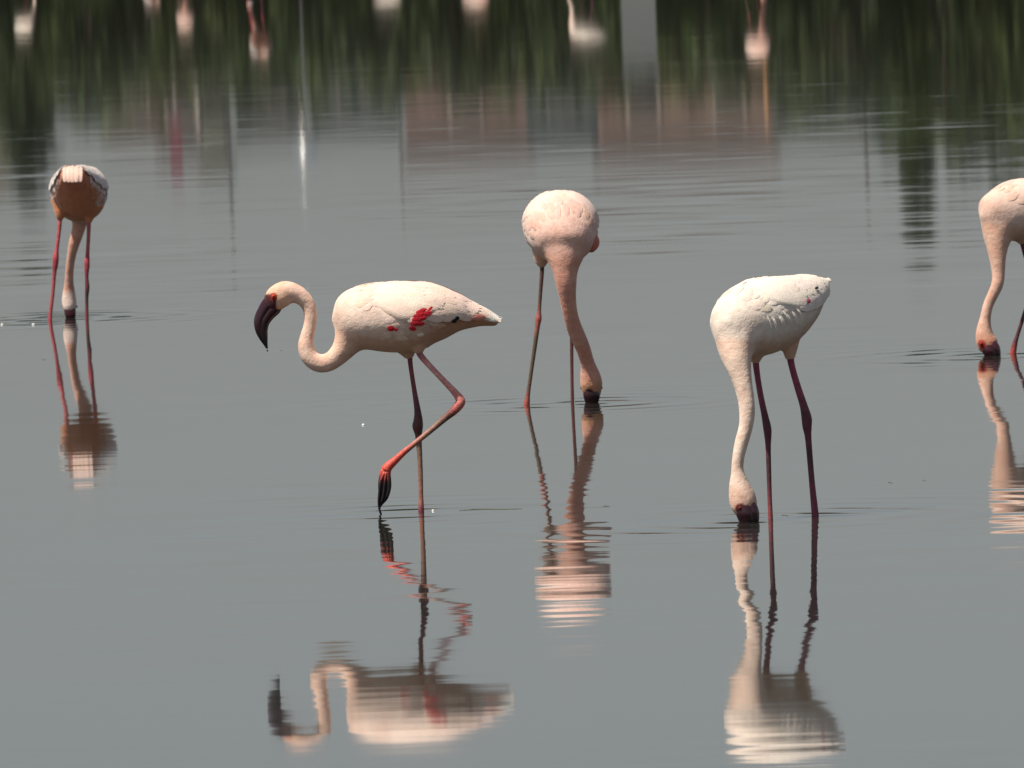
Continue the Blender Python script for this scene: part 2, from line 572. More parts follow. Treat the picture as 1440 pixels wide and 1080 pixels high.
    def wing(self, sgn, t0=0.2, t1=1.1, lo=((0.2, 1.0), (0.45, 1.75), (0.7, 1.75), (1.1, 1.6)), up=0.05, thick=0.006, seed=3, shade=1.0):
        """folded wing: a shell over the flank with rows of coverts and long tertials"""
        r = random.Random(seed)
        mb = MB()
        nt_, np_ = 30, 14
        lx = [a for a, _ in lo]; ly = [b for _, b in lo]
        g = []
        for i in range(nt_ + 1):
            t = t0 + (t1 - t0) * i / nt_
            l = np.interp(t, lx, ly)
            row = []
            for k in range(np_ + 1):
                q = k / np_
                ph = up + (l - up) * q
                off = thick * float(sstep(0, 0.25, q)) * float(sstep(0, 0.22, i / nt_)) * (1 - 0.5 * float(sstep(0.8, 1.0, i / nt_)))
                if k == np_: off = -0.002
                row.append(self.S(t, sgn * ph, off))
            g.append(row)
        v = [p for row in g for p in row]
        cc = self.white * shade
        f = []
        w = np_ + 1
        for i in range(nt_):
            for k in range(np_):
                a = i * w + k
                f.append((a, a + 1, a + w + 1, a + w) if sgn > 0 else (a, a + w, a + w + 1, a + 1))
        mb.add(v, f, [cc] * len(v))
        # covert rows
        for (ta, tb, L, W, rows) in ((0.44, 0.74, 0.055, 0.024, 6),):
            for i in range(rows):
                t = ta + (tb - ta) * i / (rows - 1)
                l = np.interp(t, lx, ly)
                rad = 0.5 * (np.interp(t, self.bt, self.bra) + np.interp(t, self.bt, self.brb))
                n = max(3, int((l - up) * rad / (W * 0.62)))
                for k in range(n):
                    ph = up + (l - up - 0.06) * (k + 0.5 + r.uniform(-0.2, 0.2)) / n
                    base = cc * r.uniform(0.94, 1.04) * np.array([1, r.uniform(0.96, 1.02), r.uniform(0.95, 1.03)])
                    lift = thick * float(sstep(0, 0.22, (t - t0) / (t1 - t0))) * float(sstep(0, 0.25, (ph - up) / (l - up)))
                    self.feather(mb, t, sgn * ph, L * r.uniform(0.85, 1.2), W * r.uniform(0.85, 1.2), sgn * r.uniform(0.0, 0.12), lift - 0.002, lift + r.uniform(0.0010, 0.0026) * (0.45 if L < 0.04 else 1.0), base)
        o = mb.build('wing', M_FEATHER, self.root)
        # long tertials, each a feather of its own, draped towards the tail
        for i in range(8):
            q = i / 7
            b2 = MB()
            t = 0.62 + 0.05 * r.random()
            l = np.interp(t, lx, ly)
            ph = up + (l - up - 0.12) * q
            endt = t1 - 0.02 - 0.16 * abs(q - 0.35) - 0.05 * r.random()
            base = cc * r.uniform(0.95, 1.04) * np.array([1, r.uniform(0.97, 1.01), r.uniform(0.95, 1.02)])
            self.feather(b2, t, sgn * ph, (endt - t) * self.blen, 0.030, sgn * (0.25 - 0.5 * q), thick * 0.95 * float(sstep(0, 0.25, q)), 0.003, base, pointed=1, na=9)
            b2.build('tertial_feather', M_FEATHER, o)
        return o

    def patch_feathers(self, name, items, mat=None):
        for (t, ph, L, W, off, col) in items:
            mb = MB()
            self.feather(mb, t, ph, L, W, 0.0, off, off + 0.002, col, pointed=0.7, na=5)
            mb.build(name, M_FEATHER, self.root)

    def tail(self, n=5, L=0.06, col=None, spread=0.9, t0=0.86):
        r = random.Random(5)
        col = self.white if col is None else np.array(col)
        for i in range(n):
            mb = MB()
            ph = -spread + 2 * spread * i / (n - 1)
            self.feather(mb, t0, ph, L * r.uniform(0.85, 1.1) * (1 - 0.15 * abs(ph)), 0.022, 0, 0.003, 0.004, col * r.uniform(0.92, 1.03), pointed=0.3, na=7)
            mb.build('tail_feather', M_FEATHER, self.root)

    # -- bill: upper and lower mandible
    def bill(self, rows, side, up_sign=1.0, lat=0.55, base=(0.034, 0.008, 0.014), tip=(0.010, 0.007, 0.008)):
        s = self.s
        st = catmull(rows, 4)
        C = self.pts(st); r = st[:, 3] / s
        side = np.array(side, float); side /= np.linalg.norm(side)
        T, U, L = frames(C, side)
        h = empty('bill', (0, 0, 0)); h.parent = self.root
        for nm, sh, sc in (('upper_mandible', 0.28, 0.72), ('lower_mandible', -0.30, 0.69)):
            v, f = loft(C + U * (r * sh * up_sign)[:, None], r * sc, r * lat * (0.95 if sh > 0 else 1.0), side, 14)
            k = [lerp(base, tip, float(sstep(0.35, 0.8, (i // 14) / len(C)))) for i in range(len(v))]
            mesh_obj(nm, v, f, M_BILL, h, k)
        return h

    def eye(self, u, v, w, r=3.6, iris=(0.45, 0.05, 0.015)):
        c = self.P(u, v, w); q = r / self.s
        vv, ff = ball(c, q)
        e = mesh_obj('eye', vv, ff, M_EYE, self.root, [iris] * len(vv))
        toward = CAM - self.base - c; toward /= np.linalg.norm(toward)
        vv, ff = ball(c + toward * q * 0.72, q * 0.45, 8, 6)
        mesh_obj('pupil', vv, ff, M_EYE, e, [(0.01, 0.008, 0.008)] * len(vv))

    # -- leg: shank, hock and shin with a foot on the mud
    def leg(self, rows, cols, foot=True, n=14):
        """rows: (u, v, w, r) from thigh down to the water; cols: (fraction, colour)"""
        s = self.s
        st = catmull(rows, 6)
        C = self.pts(st); r = st[:, 3] / s
        if foot:
            d = C[-1] - C[-5]; d = d / abs(d[2])
            end = C[-1] + d * (C[-1][2] - (BED - self.base[2]) - 0.006)
            C = np.vstack([C, (C[-1] + end) / 2, end]); r = np.concatenate([r, [r[-1], r[-1]]])
        side = np.array([0.0, -1.0, 0.0])
        v, f = loft(C, r, r * 0.95, side, n)
        fx = np.array([a for a, _ in cols]); fc = np.array([b for _, b in cols])
        ln = np.concatenate([[0], np.cumsum(np.linalg.norm(np.diff(C, axis=0), axis=1))]); ln /= ln[-1]
        k = []
        for i in range(len(v)):
            q = ln[min(i // n, len(C) - 1)] + random.uniform(-0.01, 0.01)
            k.append([np.interp(q, fx, fc[:, j]) * random.uniform(0.9, 1.1) for j in range(3)])
        o = mesh_obj('leg', v, f, M_LEG, self.root, k)
        if foot:
            self.flat_foot(C[-1], o)
        return o

    def flat_foot(self, a, leg, heading=None):
        hd = getattr(self, 'heading', np.array([-1.0, 0.0, 0.0]))
        hd = hd / np.linalg.norm(hd)
        lat = np.array([-hd[1], hd[0], 0])
        mb = MB()
        tips = []
        for ang in (-0.5, 0, 0.5):
            d = hd * math.cos(ang) + lat * math.sin(ang)
            L = 0.07 if ang == 0 else 0.06
            C = np.array([a, a + d * L * 0.5 + (0, 0, 0.004), a + d * L + (0, 0, -0.002)])
            vv, ff = loft(C, np.array([0.005, 0.004, 0.002]), np.array([0.005, 0.004, 0.002]), np.array([0, 0, 1.0]) + 0.01, 8)
            mb.add(vv, ff, [(0.30, 0.05, 0.05)] * len(vv))
            tips.append(C[-1])
        for i in range(2):
            q = [a, tips[i], (tips[i] + tips[i + 1]) / 2 * 0.8 + a * 0.2, tips[i + 1]]
            q2 = [p - np.array([0, 0, 0.002]) for p in q]
            mb.add(q + q2, [(0, 1, 2, 3), (7, 6, 5, 4), (0, 4, 5, 1), (1, 5, 6, 2), (2, 6, 7, 3), (3, 7, 4, 0)], [(0.05, 0.03, 0.03)] * 8)
        mb.build('foot', M_LEG, leg)


PINK, DARK, MUDC, CORAL, PURP = (0.42, 0.12, 0.12), (0.085, 0.03, 0.035), (0.20, 0.12, 0.085), (0.62, 0.085, 0.06), (0.16, 0.035, 0.06)
RED, BLACK = (0.50, 0.012, 0.025), (0.012, 0.012, 0.012)
G_NEAR = 'flamingos wading in the shallow lake'

# ---- 1: striding bird with raised leg, seen side on
b = Bird('flamingo', (592, 720), 'pale flamingo striding with one leg lifted, maroon bill held above the water', (0.82, 0.635, 0.54), (0.78, 0.53, 0.42), (0.50, 0.245, 0.155))
b.heading = np.array([-1.0, 0, 0])
b.headc = (0.74, 0.46, 0.32)


def eye_patch(u, v, w, rad, c=(0.16, 0.025, 0.02)):
    def fn(B, V, col):
        d = np.linalg.norm(V - B.P(u, v, w), axis=1) * B.s
        k = sstep(rad + 2, rad - 2, d)[:, None]
        return col * (1 - k) + np.array(c)[None] * k
    return fn


def paint1(B, V, col):
    # bare dark red skin in front of and round the eye
    q = V - B.P(385, 417, 0)
    du, dv = q[:, 0] * B.s, -q[:, 2] * B.s
    k = (sstep(4.5, 2.5, du) * sstep(-6, -2, dv) * sstep(34, 30, dv) * sstep(-40, -36, du))[:, None]
    col = col * (1 - k) + np.array([0.07, 0.016, 0.02])[None] * k
    d = np.hypot(du, dv)
    k = sstep(6.5, 4.5, d)[:, None]
    col = col * (1 - k) + np.array([0.26, 0.03, 0.018])[None] * k
    d = np.linalg.norm((V - B.P(389, 436, 0))[:, [0, 2]], axis=1) * B.s
    k = (0.6 * sstep(9, 3, d) * sstep(2.5, 4.5, du))[:, None]
    return col * (1 - k) + np.array([0.72, 0.30, 0.14])[None] * k


b.body([(472, 451, 0, 17, 17), (477.5, 450, 0, 29, 28), (489, 448.5, 0, 39, 39), (514, 446, 0, 46, 50), (550, 446, 0, 50, 56), (580, 445, 0, 49, 57),
        (602, 441.5, 0, 44.5, 54), (624, 441, 0, 36.5, 47), (642, 441.5, 0, 27.5, 38), (658, 443.5, 0, 19.5, 28), (676, 446, 0, 13.5, 20), (690, 450, 0, 9, 14), (699, 453, 0, 6, 10)],
       [(536, 446, 0, 36), (514, 452, 0, 35), (497, 469, 0, 28), (486, 487, 0, 19.5), (474, 501, 0, 15.2), (461, 510, 0, 13.4), (447, 510.5, 0, 13), (435.5, 502, 0, 12.4), (430.5, 488, 0, 12), (432, 473, 0, 10.4),
        (435.5, 459, 0, 9.4), (437, 443, 0, 9.6), (432.5, 427, 0, 10.6), (421, 415.5, 0, 12.6), (408, 411, 0, 15.5)],
       [(412, 412, 0, 14.5, 0.9), (402, 412, 0, 17.5, 0.9), (391, 418, 0, 18, 0.86), (384, 426, 0, 15.5, 0.8), (378, 434, 0, 11, 0.75)],
       [[(562, 470, -14, 26), (572, 490, -15, 15), (576, 503, -15, 6.5)], [(585, 470, 16, 22), (588, 486, 18, 13), (589, 496, 18, 6.5)]],
       (0, -1, 0), paint1)
b.plumage(0.13, 0.62, 2.2, 12, 0.036, 1, 0.4)
b.wing(1, t1=1.02, lo=((0.2, 1.1), (0.4, 1.72), (0.6, 1.78), (0.8, 1.75), (1.1, 1.5)), seed=3)
b.wing(-1, t1=1.02, lo=((0.2, 1.1), (0.4, 1.72), (0.6, 1.78), (0.8, 1.75), (1.1, 1.5)), seed=4)
b.tail(6, 0.072, (0.84, 0.78, 0.70), 1.3)
b.SIGN = 1
b.bill([(389, 424, 0, 12), (382, 430, 0, 15), (374, 440, 0, 13.2), (368.3, 451, 0, 11.6), (367.6, 463, 0, 9.2), (370.3, 474, 0, 6.5), (373.2, 483, 0, 3.4), (375.6, 490, 0, 1.3)], (0, -1, 0), 1, 0.62)
b.eye(385.2, 417, 13.2, 3.8)
b.eye(385.2, 417, -13.2, 3.8)
vv, ff = ball(b.P(376, 493), (0.0022, 0.0022, 0.003))
mesh_obj('water_drop', vv, ff, M_EYE, b.root, [(0.03, 0.03, 0.03)] * len(vv))
b.leg([(576, 498, -15, 4), (577.5, 515, -15, 3.3), (582.5, 548, -15, 3.4), (587, 576, -15, 4.6), (588, 590, -15, 6.4), (587.4, 599, -15, 7.6), (588, 607, -15, 6), (588.5, 614, -15, 4.6), (590, 637, -15, 3.8), (591.5, 670, -15, 3.4), (592, 695, -15, 3.2), (592.3, 714, -15, 4), (592.3, 721, -15, 4.2)],
      [(0, (0.26, 0.06, 0.09)), (0.2, (0.22, 0.055, 0.075)), (0.33, DARK), (0.45, (0.10, 0.035, 0.03)), (0.52, MUDC), (0.7, (0.28, 0.15, 0.10)), (0.85, (0.42, 0.15, 0.11)), (0.9, PURP), (0.94, CORAL), (1, CORAL)])
near = b.leg([(587.5, 491, 18, 5), (594, 503, 18, 4.3), (618, 529, 20, 4.0), (638, 550, 22, 4.8), (646.5, 561, 22, 6.3), (647, 567, 22, 6.8), (639, 577, 22, 6), (626, 588, 22, 4.7), (606, 605, 22, 4.0), (584, 623, 22, 3.8), (568, 636, 22, 4.3), (556, 647, 22, 5.3), (547, 655, 22, 6.6), (542.5, 661, 22, 7.4)],
             [(0, (0.36, 0.07, 0.10)), (0.12, (0.74, 0.34, 0.32)), (0.36, (0.68, 0.26, 0.23)), (0.45, (0.55, 0.13, 0.11)), (0.5, (0.16, 0.05, 0.04)), (0.6, (0.24, 0.14, 0.10)), (0.75, (0.42, 0.17, 0.13)), (0.86, CORAL), (1, (0.70, 0.09, 0.06))], foot=False)
# hanging foot: bunched toes with the web folded between them
fr = catmull([(543.5, 660, 22, 6.8), (541.5, 668, 22, 8.2), (541, 684, 22, 9.4), (539.5, 698, 22, 7.0), (535.5, 708, 22, 3.4), (533.5, 714, 22, 1.9), (535, 722, 22, 1.3)], 5)
v, f = loft(b.pts(fr), fr[:, 3] / b.s, fr[:, 3] / b.s * 0.45, np.array([0, -1.0, 0]), 14)
kc = [lerp((0.60, 0.08, 0.055), (0.014, 0.012, 0.012), float(sstep(0.08, 0.26, (i // 14) / len(fr) + random.uniform(-0.05, 0.05)))) for i in range(len(v))]
ft = mesh_obj('foot', v, f, M_LEG, near, kc)
for (path, rr) in (([(541, 664, 27), (535.5, 676, 27), (533.5, 692, 26), (532.5, 704, 25), (533, 713, 23), (536, 723, 22)], 2.2), ([(544, 664, 27), (546.5, 680, 27), (545, 694, 26), (540, 703, 25)], 2.2), ([(543, 664, 28), (541, 680, 28), (539, 696, 27), (536, 707, 25)], 2.0)):
    q = catmull(path, 4)
    rad = np.linspace(rr, rr * 0.55, len(q)) / b.s
    v, f = loft(b.pts(q), rad, rad, np.array([0, -1.0, 0]), 8)
    mesh_obj('toe', v, f, M_LEG, near, [lerp((0.5, 0.07, 0.05), (0.02, 0.015, 0.015), float(sstep(0.0, 0.3, (i // 8) / len(q)))) for i in range(len(v))])
b.red = True
BIRD1 = b

# ---- 2: bird facing the camera, neck down
b = Bird('flamingo', (770, 568), 'salmon necked flamingo facing forward, bill in the water straight below its chest', (0.80, 0.59, 0.51), (0.66, 0.33, 0.25), (0.58, 0.30, 0.22))
b.heading = np.array([0.1, -1.0, 0])
b.headc = (0.60, 0.29, 0.16)
b.body([(795, 350, 88, 13, 16), (795, 343, 80, 30, 34), (793, 332, 60, 43, 46), (790, 321, 28, 49, 51), (788, 316, 0, 48, 52), (787, 311, -30, 42, 47), (786, 306, -60, 33, 38), (785, 302, -90, 23, 28), (784, 299, -115, 13, 18), (783, 298, -130, 6, 10)],
       [(790, 320, 10, 34), (791.5, 333, 42, 38), (793.5, 350, 64, 33), (794.5, 367, 73, 25), (795, 381, 76, 18.5), (796, 397, 76, 15.3), (798.5, 421, 70, 11.9), (802.5, 444, 62, 10.8), (808, 462, 52, 11.2), (815, 478, 40, 11), (821, 493, 30, 10.4), (826, 510, 20, 10.2), (829, 522, 14, 12.5)],
       [(827, 514, 17, 10.5, 1), (829.5, 526, 12, 14, 1), (831.5, 539, 8, 15.8, 1), (831.9, 549, 5, 14.2, 1), (832, 557, 4, 12, 1), (832.1, 562, 4, 8, 1)],
       [[(768, 340, 0, 24), (762, 362, 4, 13), (762, 375, 4, 5.5)], [(812, 340, 0, 24), (807, 362, -6, 13), (806, 376, -6, 5)]],
       (1, 0.1, 0), eye_patch(829, 552, 18, 6, (0.05, 0.015, 0.02)))
b.plumage(0.10, 0.75, 2.4, 16, 0.042, 11, 1.6)
b.wing(1, t0=0.16, t1=1.05, seed=13)
b.wing(-1, t0=0.16, t1=1.05, seed=14)
b.tail()
b.bill([(831.5, 549, 8, 11.5), (832, 556, 7, 12), (832.2, 565, 6, 9.8), (832.4, 573, 6, 7.5), (832.4, 578, 5, 4)], (1, 0, 0), 1, 1.0)
b.eye(818.5, 545, 8, 2.6, (0.2, 0.03, 0.015)); b.eye(845, 545, 8, 2.6, (0.2, 0.03, 0.015))
b.leg([(762.5, 366, 4, 3.2), (762, 385, 4, 2.9), (760, 412, 4, 2.6), (758.3, 436, 4, 2.7), (757.2, 448, 4, 4.6), (755.8, 459, 4, 3.6), (751, 495, 4, 2.9), (746, 530, 4, 2.7), (742.5, 554, 4, 3), (741, 565, 4, 4.4)],
      [(0, DARK), (0.25, (0.12, 0.07, 0.05)), (0.38, (0.4, 0.11, 0.09)), (0.5, (0.10, 0.08, 0.05)), (0.8, (0.13, 0.08, 0.055)), (0.92, (0.4, 0.08, 0.06)), (1, (0.55, 0.09, 0.06))])
b.leg([(806, 368, -6, 3), (805.5, 400, -6, 2.7), (805, 440, -6, 2.8), (804.5, 452, -6, 4.2), (804, 468, -6, 2.8), (804, 500, -6, 2.4), (804.5, 540, -6, 2.3), (805, 566, -6, 2.5)],
      [(0, DARK), (0.5, (0.09, 0.03, 0.03)), (1, (0.16, 0.05, 0.045))])
# rosy bend of the folded wing on the shaded flank
w = catmull([(826, 326, 44, 8), (831, 333, 50, 10.5), (833.8, 342, 50, 11), (831, 350, 44, 7)], 4)
v, f = loft(b.pts(w), w[:, 3] / b.s * 0.85, w[:, 3] / b.s * 1.2, np.array([0, -1.0, 0]), 16)
mesh_obj('wing_bend', v, f, M_PLUME, b.root, [np.array((0.62, 0.20, 0.15)) * random.uniform(0.93, 1.05) for _ in v])
BIRD2 = b

# ---- 3: white bird, three-quarter view, head down on the left
b = Bird('flamingo', (1115, 727), 'whitest flamingo feeding head down on two crimson legs with a wind ruffled flank', (0.81, 0.715, 0.63), (0.76, 0.58, 0.48), (0.62, 0.46, 0.37))
b.heading = np.array([-0.75, -0.65, 0])
b.headc = (0.70, 0.45, 0.35)
b.body([(1013, 466, 70, 18, 17), (1018, 464, 66, 27, 26), (1029, 459, 54, 41, 38), (1048, 452, 34, 51, 49), (1070, 446, 12, 54, 55), (1092, 438, -12, 50.5, 56), (1112, 426.5, -33, 41, 50), (1128, 415, -52, 29, 40), (1141, 407, -70, 18, 28), (1151, 401, -84, 10, 17), (1157, 398.5, -92, 5, 8)],
       [(1062, 448, 22, 44), (1042, 466, 46, 39), (1035, 487, 62, 29), (1037, 508, 74, 21.5), (1043, 533, 82, 15), (1048.5, 558, 87, 12.2), (1050.6, 580, 90, 11.4), (1048.8, 600, 92, 10.2), (1042.8, 622, 94, 9.9), (1038.3, 643, 95, 8.9), (1037, 660, 95, 9), (1038.5, 674, 95, 12)],
       [(1037.3, 665, 95, 9.5, 1), (1039.5, 682, 95, 15.2, 0.95), (1043, 697, 95, 19.2, 0.95), (1046.5, 710, 95, 20, 0.9), (1050, 720, 95, 16, 0.9), (1052, 727, 95, 10, 0.9)],
       [[(1062, 470, 30, 28), (1062, 496, 24, 14), (1063, 512, 22, 6)], [(1104, 455, -10, 30), (1110, 485, -6, 14), (1111, 505, -4, 6.8)]],
       (0.7, -0.7, 0), eye_patch(1041.5, 716, 112, 8))
b.plumage(0.13, 0.7, 2.0, 14, 0.036, 21, 0.7)
b.wing(1, t0=0.22, t1=1.04, lo=((0.2, 0.9), (0.45, 1.55), (0.7, 1.75), (1.1, 1.6)), seed=23)
b.wing(-1, t0=0.22, t1=1.04, lo=((0.2, 0.9), (0.45, 1.55), (0.7, 1.75), (1.1, 1.6)), seed=24)
b.tail()
b.bill([(1047, 710, 97, 15), (1050.5, 719, 99, 16.2), (1052.5, 727, 99, 15.2), (1053.5, 735, 99, 13), (1054, 744, 97, 8)], (0.5, -0.8, 0), -1, 0.95)
b.eye(1041, 714.5, 111, 3.4, (0.14, 0.02, 0.012)); b.eye(1058, 712, 80, 3.4, (0.14, 0.02, 0.012))
b.leg([(1062, 503, 22, 4.8), (1065, 528, 22, 4.2), (1070, 558, 22, 4.2), (1075, 582, 22, 4.7), (1078.8, 601, 22, 5.8), (1079.8, 612, 22, 5.2), (1080.3, 630, 22, 3.8), (1081.3, 665, 22, 3.4), (1082.4, 700, 22, 3.2), (1083.5, 727, 22, 3.5)],
      [(0, (0.28, 0.045, 0.09)), (0.2, (0.27, 0.05, 0.09)), (0.36, (0.09, 0.025, 0.035)), (0.5, PURP), (0.58, (0.07, 0.03, 0.035)), (0.72, (0.12, 0.04, 0.05)), (0.85, (0.30, 0.07, 0.08)), (1, (0.36, 0.07, 0.085))])
b.leg([(1110.5, 498, -4, 5.5), (1114, 517, -4, 4.6), (1122, 545, -4, 4.9), (1130, 570, -4, 5.6), (1134.3, 588, -4, 7.3), (1135, 600, -4, 6.6), (1136.5, 615, -4, 4.7), (1139, 645, -4, 4.2), (1142, 680, -4, 4.2), (1145, 710, -4, 4.8), (1146.5, 726, -4, 5.2)],
      [(0, (0.28, 0.045, 0.09)), (0.2, (0.27, 0.05, 0.09)), (0.34, (0.10, 0.03, 0.04)), (0.45, PURP), (0.58, (0.09, 0.03, 0.04)), (0.75, (0.20, 0.04, 0.07)), (1, (0.28, 0.05, 0.085))])
BIRD3 = b



def rump4(B, V, col):
    d, i = B.near(V, B.bC)
    k = sstep(0.62, 0.8, B.bt[i])[:, None]
    return col * (1 - k) + np.array([[0.62, 0.22, 0.13]]) * k


# ---- 4: bird seen from behind
b = Bird('flamingo', (97, 450), 'flamingo seen from behind, orange under its tail, head down between its legs', (0.78, 0.68, 0.65), (0.66, 0.36, 0.27), (0.60, 0.235, 0.115))
b.heading = np.array([0.1, 1.0, 0])
b.headc = (0.78, 0.62, 0.55)
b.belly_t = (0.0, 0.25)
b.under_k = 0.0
b.body([(112, 296, -72, 10, 12), (112, 292, -66, 22, 26), (112, 284, -48, 31, 35), (111, 273, -20, 36.5, 39.5), (110.5, 267, 6, 35, 39), (108, 260, 30, 28, 33), (105, 252, 54, 20, 25), (103, 247, 74, 13.5, 18), (102, 247, 90, 9, 14), (102, 250, 102, 5, 11)],
       [(111, 270, -15, 30), (112, 283, -44, 28), (113, 297, -58, 19), (112.5, 312, -64, 12), (109, 327, -68, 9.6), (104.5, 342, -72, 8.2), (101, 357, -78, 6.8), (98.7, 372, -84, 6.2), (97.3, 388, -90, 6.2), (97, 402, -95, 7)],
       [(97, 398, -95, 6.6, 1), (97, 410, -98, 8.8, 1), (97.2, 422, -100, 10.4, 1), (98, 432, -100, 9.8, 1), (98.8, 439, -100, 7, 1)],
       [[(88, 285, 0, 18), (85, 299, 4, 9), (84.5, 309, 4, 4.5)], [(130, 285, 0, 18), (126, 302, -4, 9), (125, 313, -4, 4.5)]],
       (-1, 0.1, 0), rump4, voxel=0.004)
b.plumage(0.1, 0.7, 2.4, 13, 0.036, 31)
b.wing(1, t0=0.2, t1=0.86, lo=((0.2, 1.0), (0.45, 1.65), (0.65, 1.6), (0.86, 1.15)), up=0.3, thick=0.008, seed=33)
b.wing(-1, t0=0.2, t1=0.86, lo=((0.2, 1.0), (0.45, 1.65), (0.65, 1.6), (0.86, 1.15)), up=0.3, thick=0.008, seed=34)
for i in range(5):
    q = i / 4
    uc = 91.5 + 21 * q
    mb = MB(); vv = []
    for j, (pv, pw) in enumerate(((232.5, 62), (234, 80), (238.5, 101), (245, 110), (252, 113), (256 - 1.5 * abs(q - 0.5), 114))):
        hw = (2.6, 3.2, 3.5, 3.5, 3.1, 1.6)[j]
        for e in (-1, 0, 1):
            vv.append(b.P(uc + e * hw, pv + 0.8 * abs(e) + 5 * (q - 0.5) ** 2 * (j < 3), pw + (0.8 if e == 0 else 0) - 8 * (q - 0.5) ** 2 + 0.5 * (i % 2)))
    n_ = len(vv)
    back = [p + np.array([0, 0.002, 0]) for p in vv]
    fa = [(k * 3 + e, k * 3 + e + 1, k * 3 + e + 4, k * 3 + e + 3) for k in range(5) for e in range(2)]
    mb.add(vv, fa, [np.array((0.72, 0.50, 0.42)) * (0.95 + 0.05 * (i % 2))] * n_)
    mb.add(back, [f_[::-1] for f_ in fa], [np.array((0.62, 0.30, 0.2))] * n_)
    mb.build('tail_feather', M_FEATHER, b.root)
b.bill([(98.4, 434, -100, 8.4), (98.8, 440, -100, 8.2), (99.2, 446, -100, 7), (99.2, 450, -100, 4)], (1, 0, 0), 1, 1.0, (0.06, 0.012, 0.018))
b.eye(89, 431, -101, 1.9, (0.2, 0.03, 0.015)); b.eye(107.4, 431, -101, 1.9, (0.2, 0.03, 0.015))
b.leg([(84.7, 303, 4, 3.4), (83, 325, 4, 2.8), (80, 350, 4, 2.7), (78.5, 362, 4, 4.2), (78, 371, 4, 4), (76.5, 385, 4, 2.7), (74, 415, 4, 2.5), (71, 440, 4, 2.6), (70.3, 451, 4, 3)],
      [(0, (0.5, 0.14, 0.14)), (0.35, (0.5, 0.07, 0.09)), (0.45, (0.30, 0.04, 0.05)), (0.6, (0.42, 0.09, 0.10)), (1, (0.45, 0.06, 0.08))])
b.leg([(125, 307, -4, 3.4), (124.5, 330, -4, 2.7), (123.2, 355, -4, 2.7), (122.5, 368, -4, 3.8), (122.3, 376, -4, 3.6), (122, 390, -4, 2.5), (122.8, 404, -4, 3.2), (122, 420, -4, 2.4), (122.3, 451, -4, 2.5)],
      [(0, (0.5, 0.14, 0.14)), (0.4, (0.42, 0.06, 0.08)), (0.52, (0.2, 0.03, 0.05)), (0.68, (0.05, 0.03, 0.03)), (0.85, (0.22, 0.05, 0.06)), (1, (0.3, 0.06, 0.07))])
BIRD4 = b

# ---- 5: bird at the edge of the frame, only its front half in the picture
b = Bird('flamingo', (1425, 497), 'pink flamingo feeding with a sharply kinked neck, bill dipped beside its red foot', (0.76, 0.555, 0.47), (0.68, 0.42, 0.325), (0.55, 0.33, 0.25))
b.heading = np.array([-0.85, -0.45, 0])
b.headc = (0.62, 0.30, 0.20)
b.body([(1383, 305, 42, 12, 12), (1387, 304, 40, 21, 20), (1396, 301, 34, 30, 28), (1412, 299, 22, 39, 37), (1432, 296, 8, 43.5, 43), (1452, 292, -6, 41, 44), (1470, 286, -18, 34, 39), (1486, 281, -30, 25, 31), (1500, 277, -40, 16, 22), (1511, 274, -48, 9, 14), (1520, 272, -54, 4, 7)],
       [(1426, 298, 14, 36), (1410, 310, 26, 32), (1403.5, 328, 34, 24), (1402.5, 348, 40, 16.5), (1403, 366, 44, 12), (1404, 384, 46, 9.6), (1402.5, 400, 48, 8.8), (1396, 415, 48, 8), (1390, 428, 48, 7.6), (1386.5, 442, 48, 7.6), (1384.5, 455, 48, 9)],
       [(1385.5, 448, 48, 7.8, 1), (1384, 462, 48, 11, 0.95), (1385, 474, 48, 14, 0.9), (1389, 484, 48, 15.4, 0.9), (1393, 491, 48, 12.5, 0.9), (1395, 497, 48, 8, 0.9)],
       [[(1434, 318, 8, 20), (1436, 334, 6, 10), (1437, 344, 6, 5)], [(1458, 316, -12, 20), (1462, 334, -12, 10), (1463, 346, -12, 5)]],
       (0.5, -0.85, 0), eye_patch(1380, 485, 60, 7, (0.34, 0.03, 0.02)), voxel=0.004)
b.plumage(0.13, 0.7, 2.0, 13, 0.036, 41)
b.wing(1, t0=0.22, t1=1.04, seed=43)
b.wing(-1, t0=0.22, t1=1.04, seed=44)
b.tail()
b.bill([(1389, 483, 50, 11), (1393, 490, 51, 13), (1395.5, 496, 51, 12), (1397, 502, 51, 10), (1397.5, 508, 50, 6)], (0.4, -0.9, 0), -1, 0.9, (0.06, 0.012, 0.02))
b.eye(1380, 483.5, 60, 3.0, (0.35, 0.03, 0.02)); b.eye(1399, 483, 36, 3.0, (0.35, 0.03, 0.02))
b.leg([(1437, 338, 6, 3.8), (1440, 352, 6, 3.2), (1447, 378, 6, 3.1), (1452, 398, 6, 4.8), (1451, 408, 6, 4.4), (1446, 424, 6, 2.9), (1437, 452, 6, 2.7), (1430, 474, 6, 2.8), (1426.5, 486, 6, 4), (1424.5, 497, 6, 4.4)],
      [(0, (0.13, 0.03, 0.07)), (0.3, (0.2, 0.04, 0.07)), (0.5, (0.10, 0.03, 0.04)), (0.8, (0.10, 0.03, 0.04)), (0.9, (0.5, 0.08, 0.06)), (1, (0.6, 0.09, 0.06))])
b.leg([(1463, 340, -12, 3.8), (1466, 356, -12, 3.2), (1471, 384, -12, 3.1), (1474, 402, -12, 4.6), (1474, 412, -12, 4.2), (1473, 430, -12, 2.8), (1471, 460, -12, 2.7), (1470, 493, -12, 3.2)],
      [(0, (0.13, 0.03, 0.07)), (0.5, (0.10, 0.03, 0.04)), (1, (0.4, 0.08, 0.07))])
BIRD5 = b
for q in (BIRD1, BIRD2, BIRD3, BIRD4, BIRD5): q.root['group'] = G_NEAR


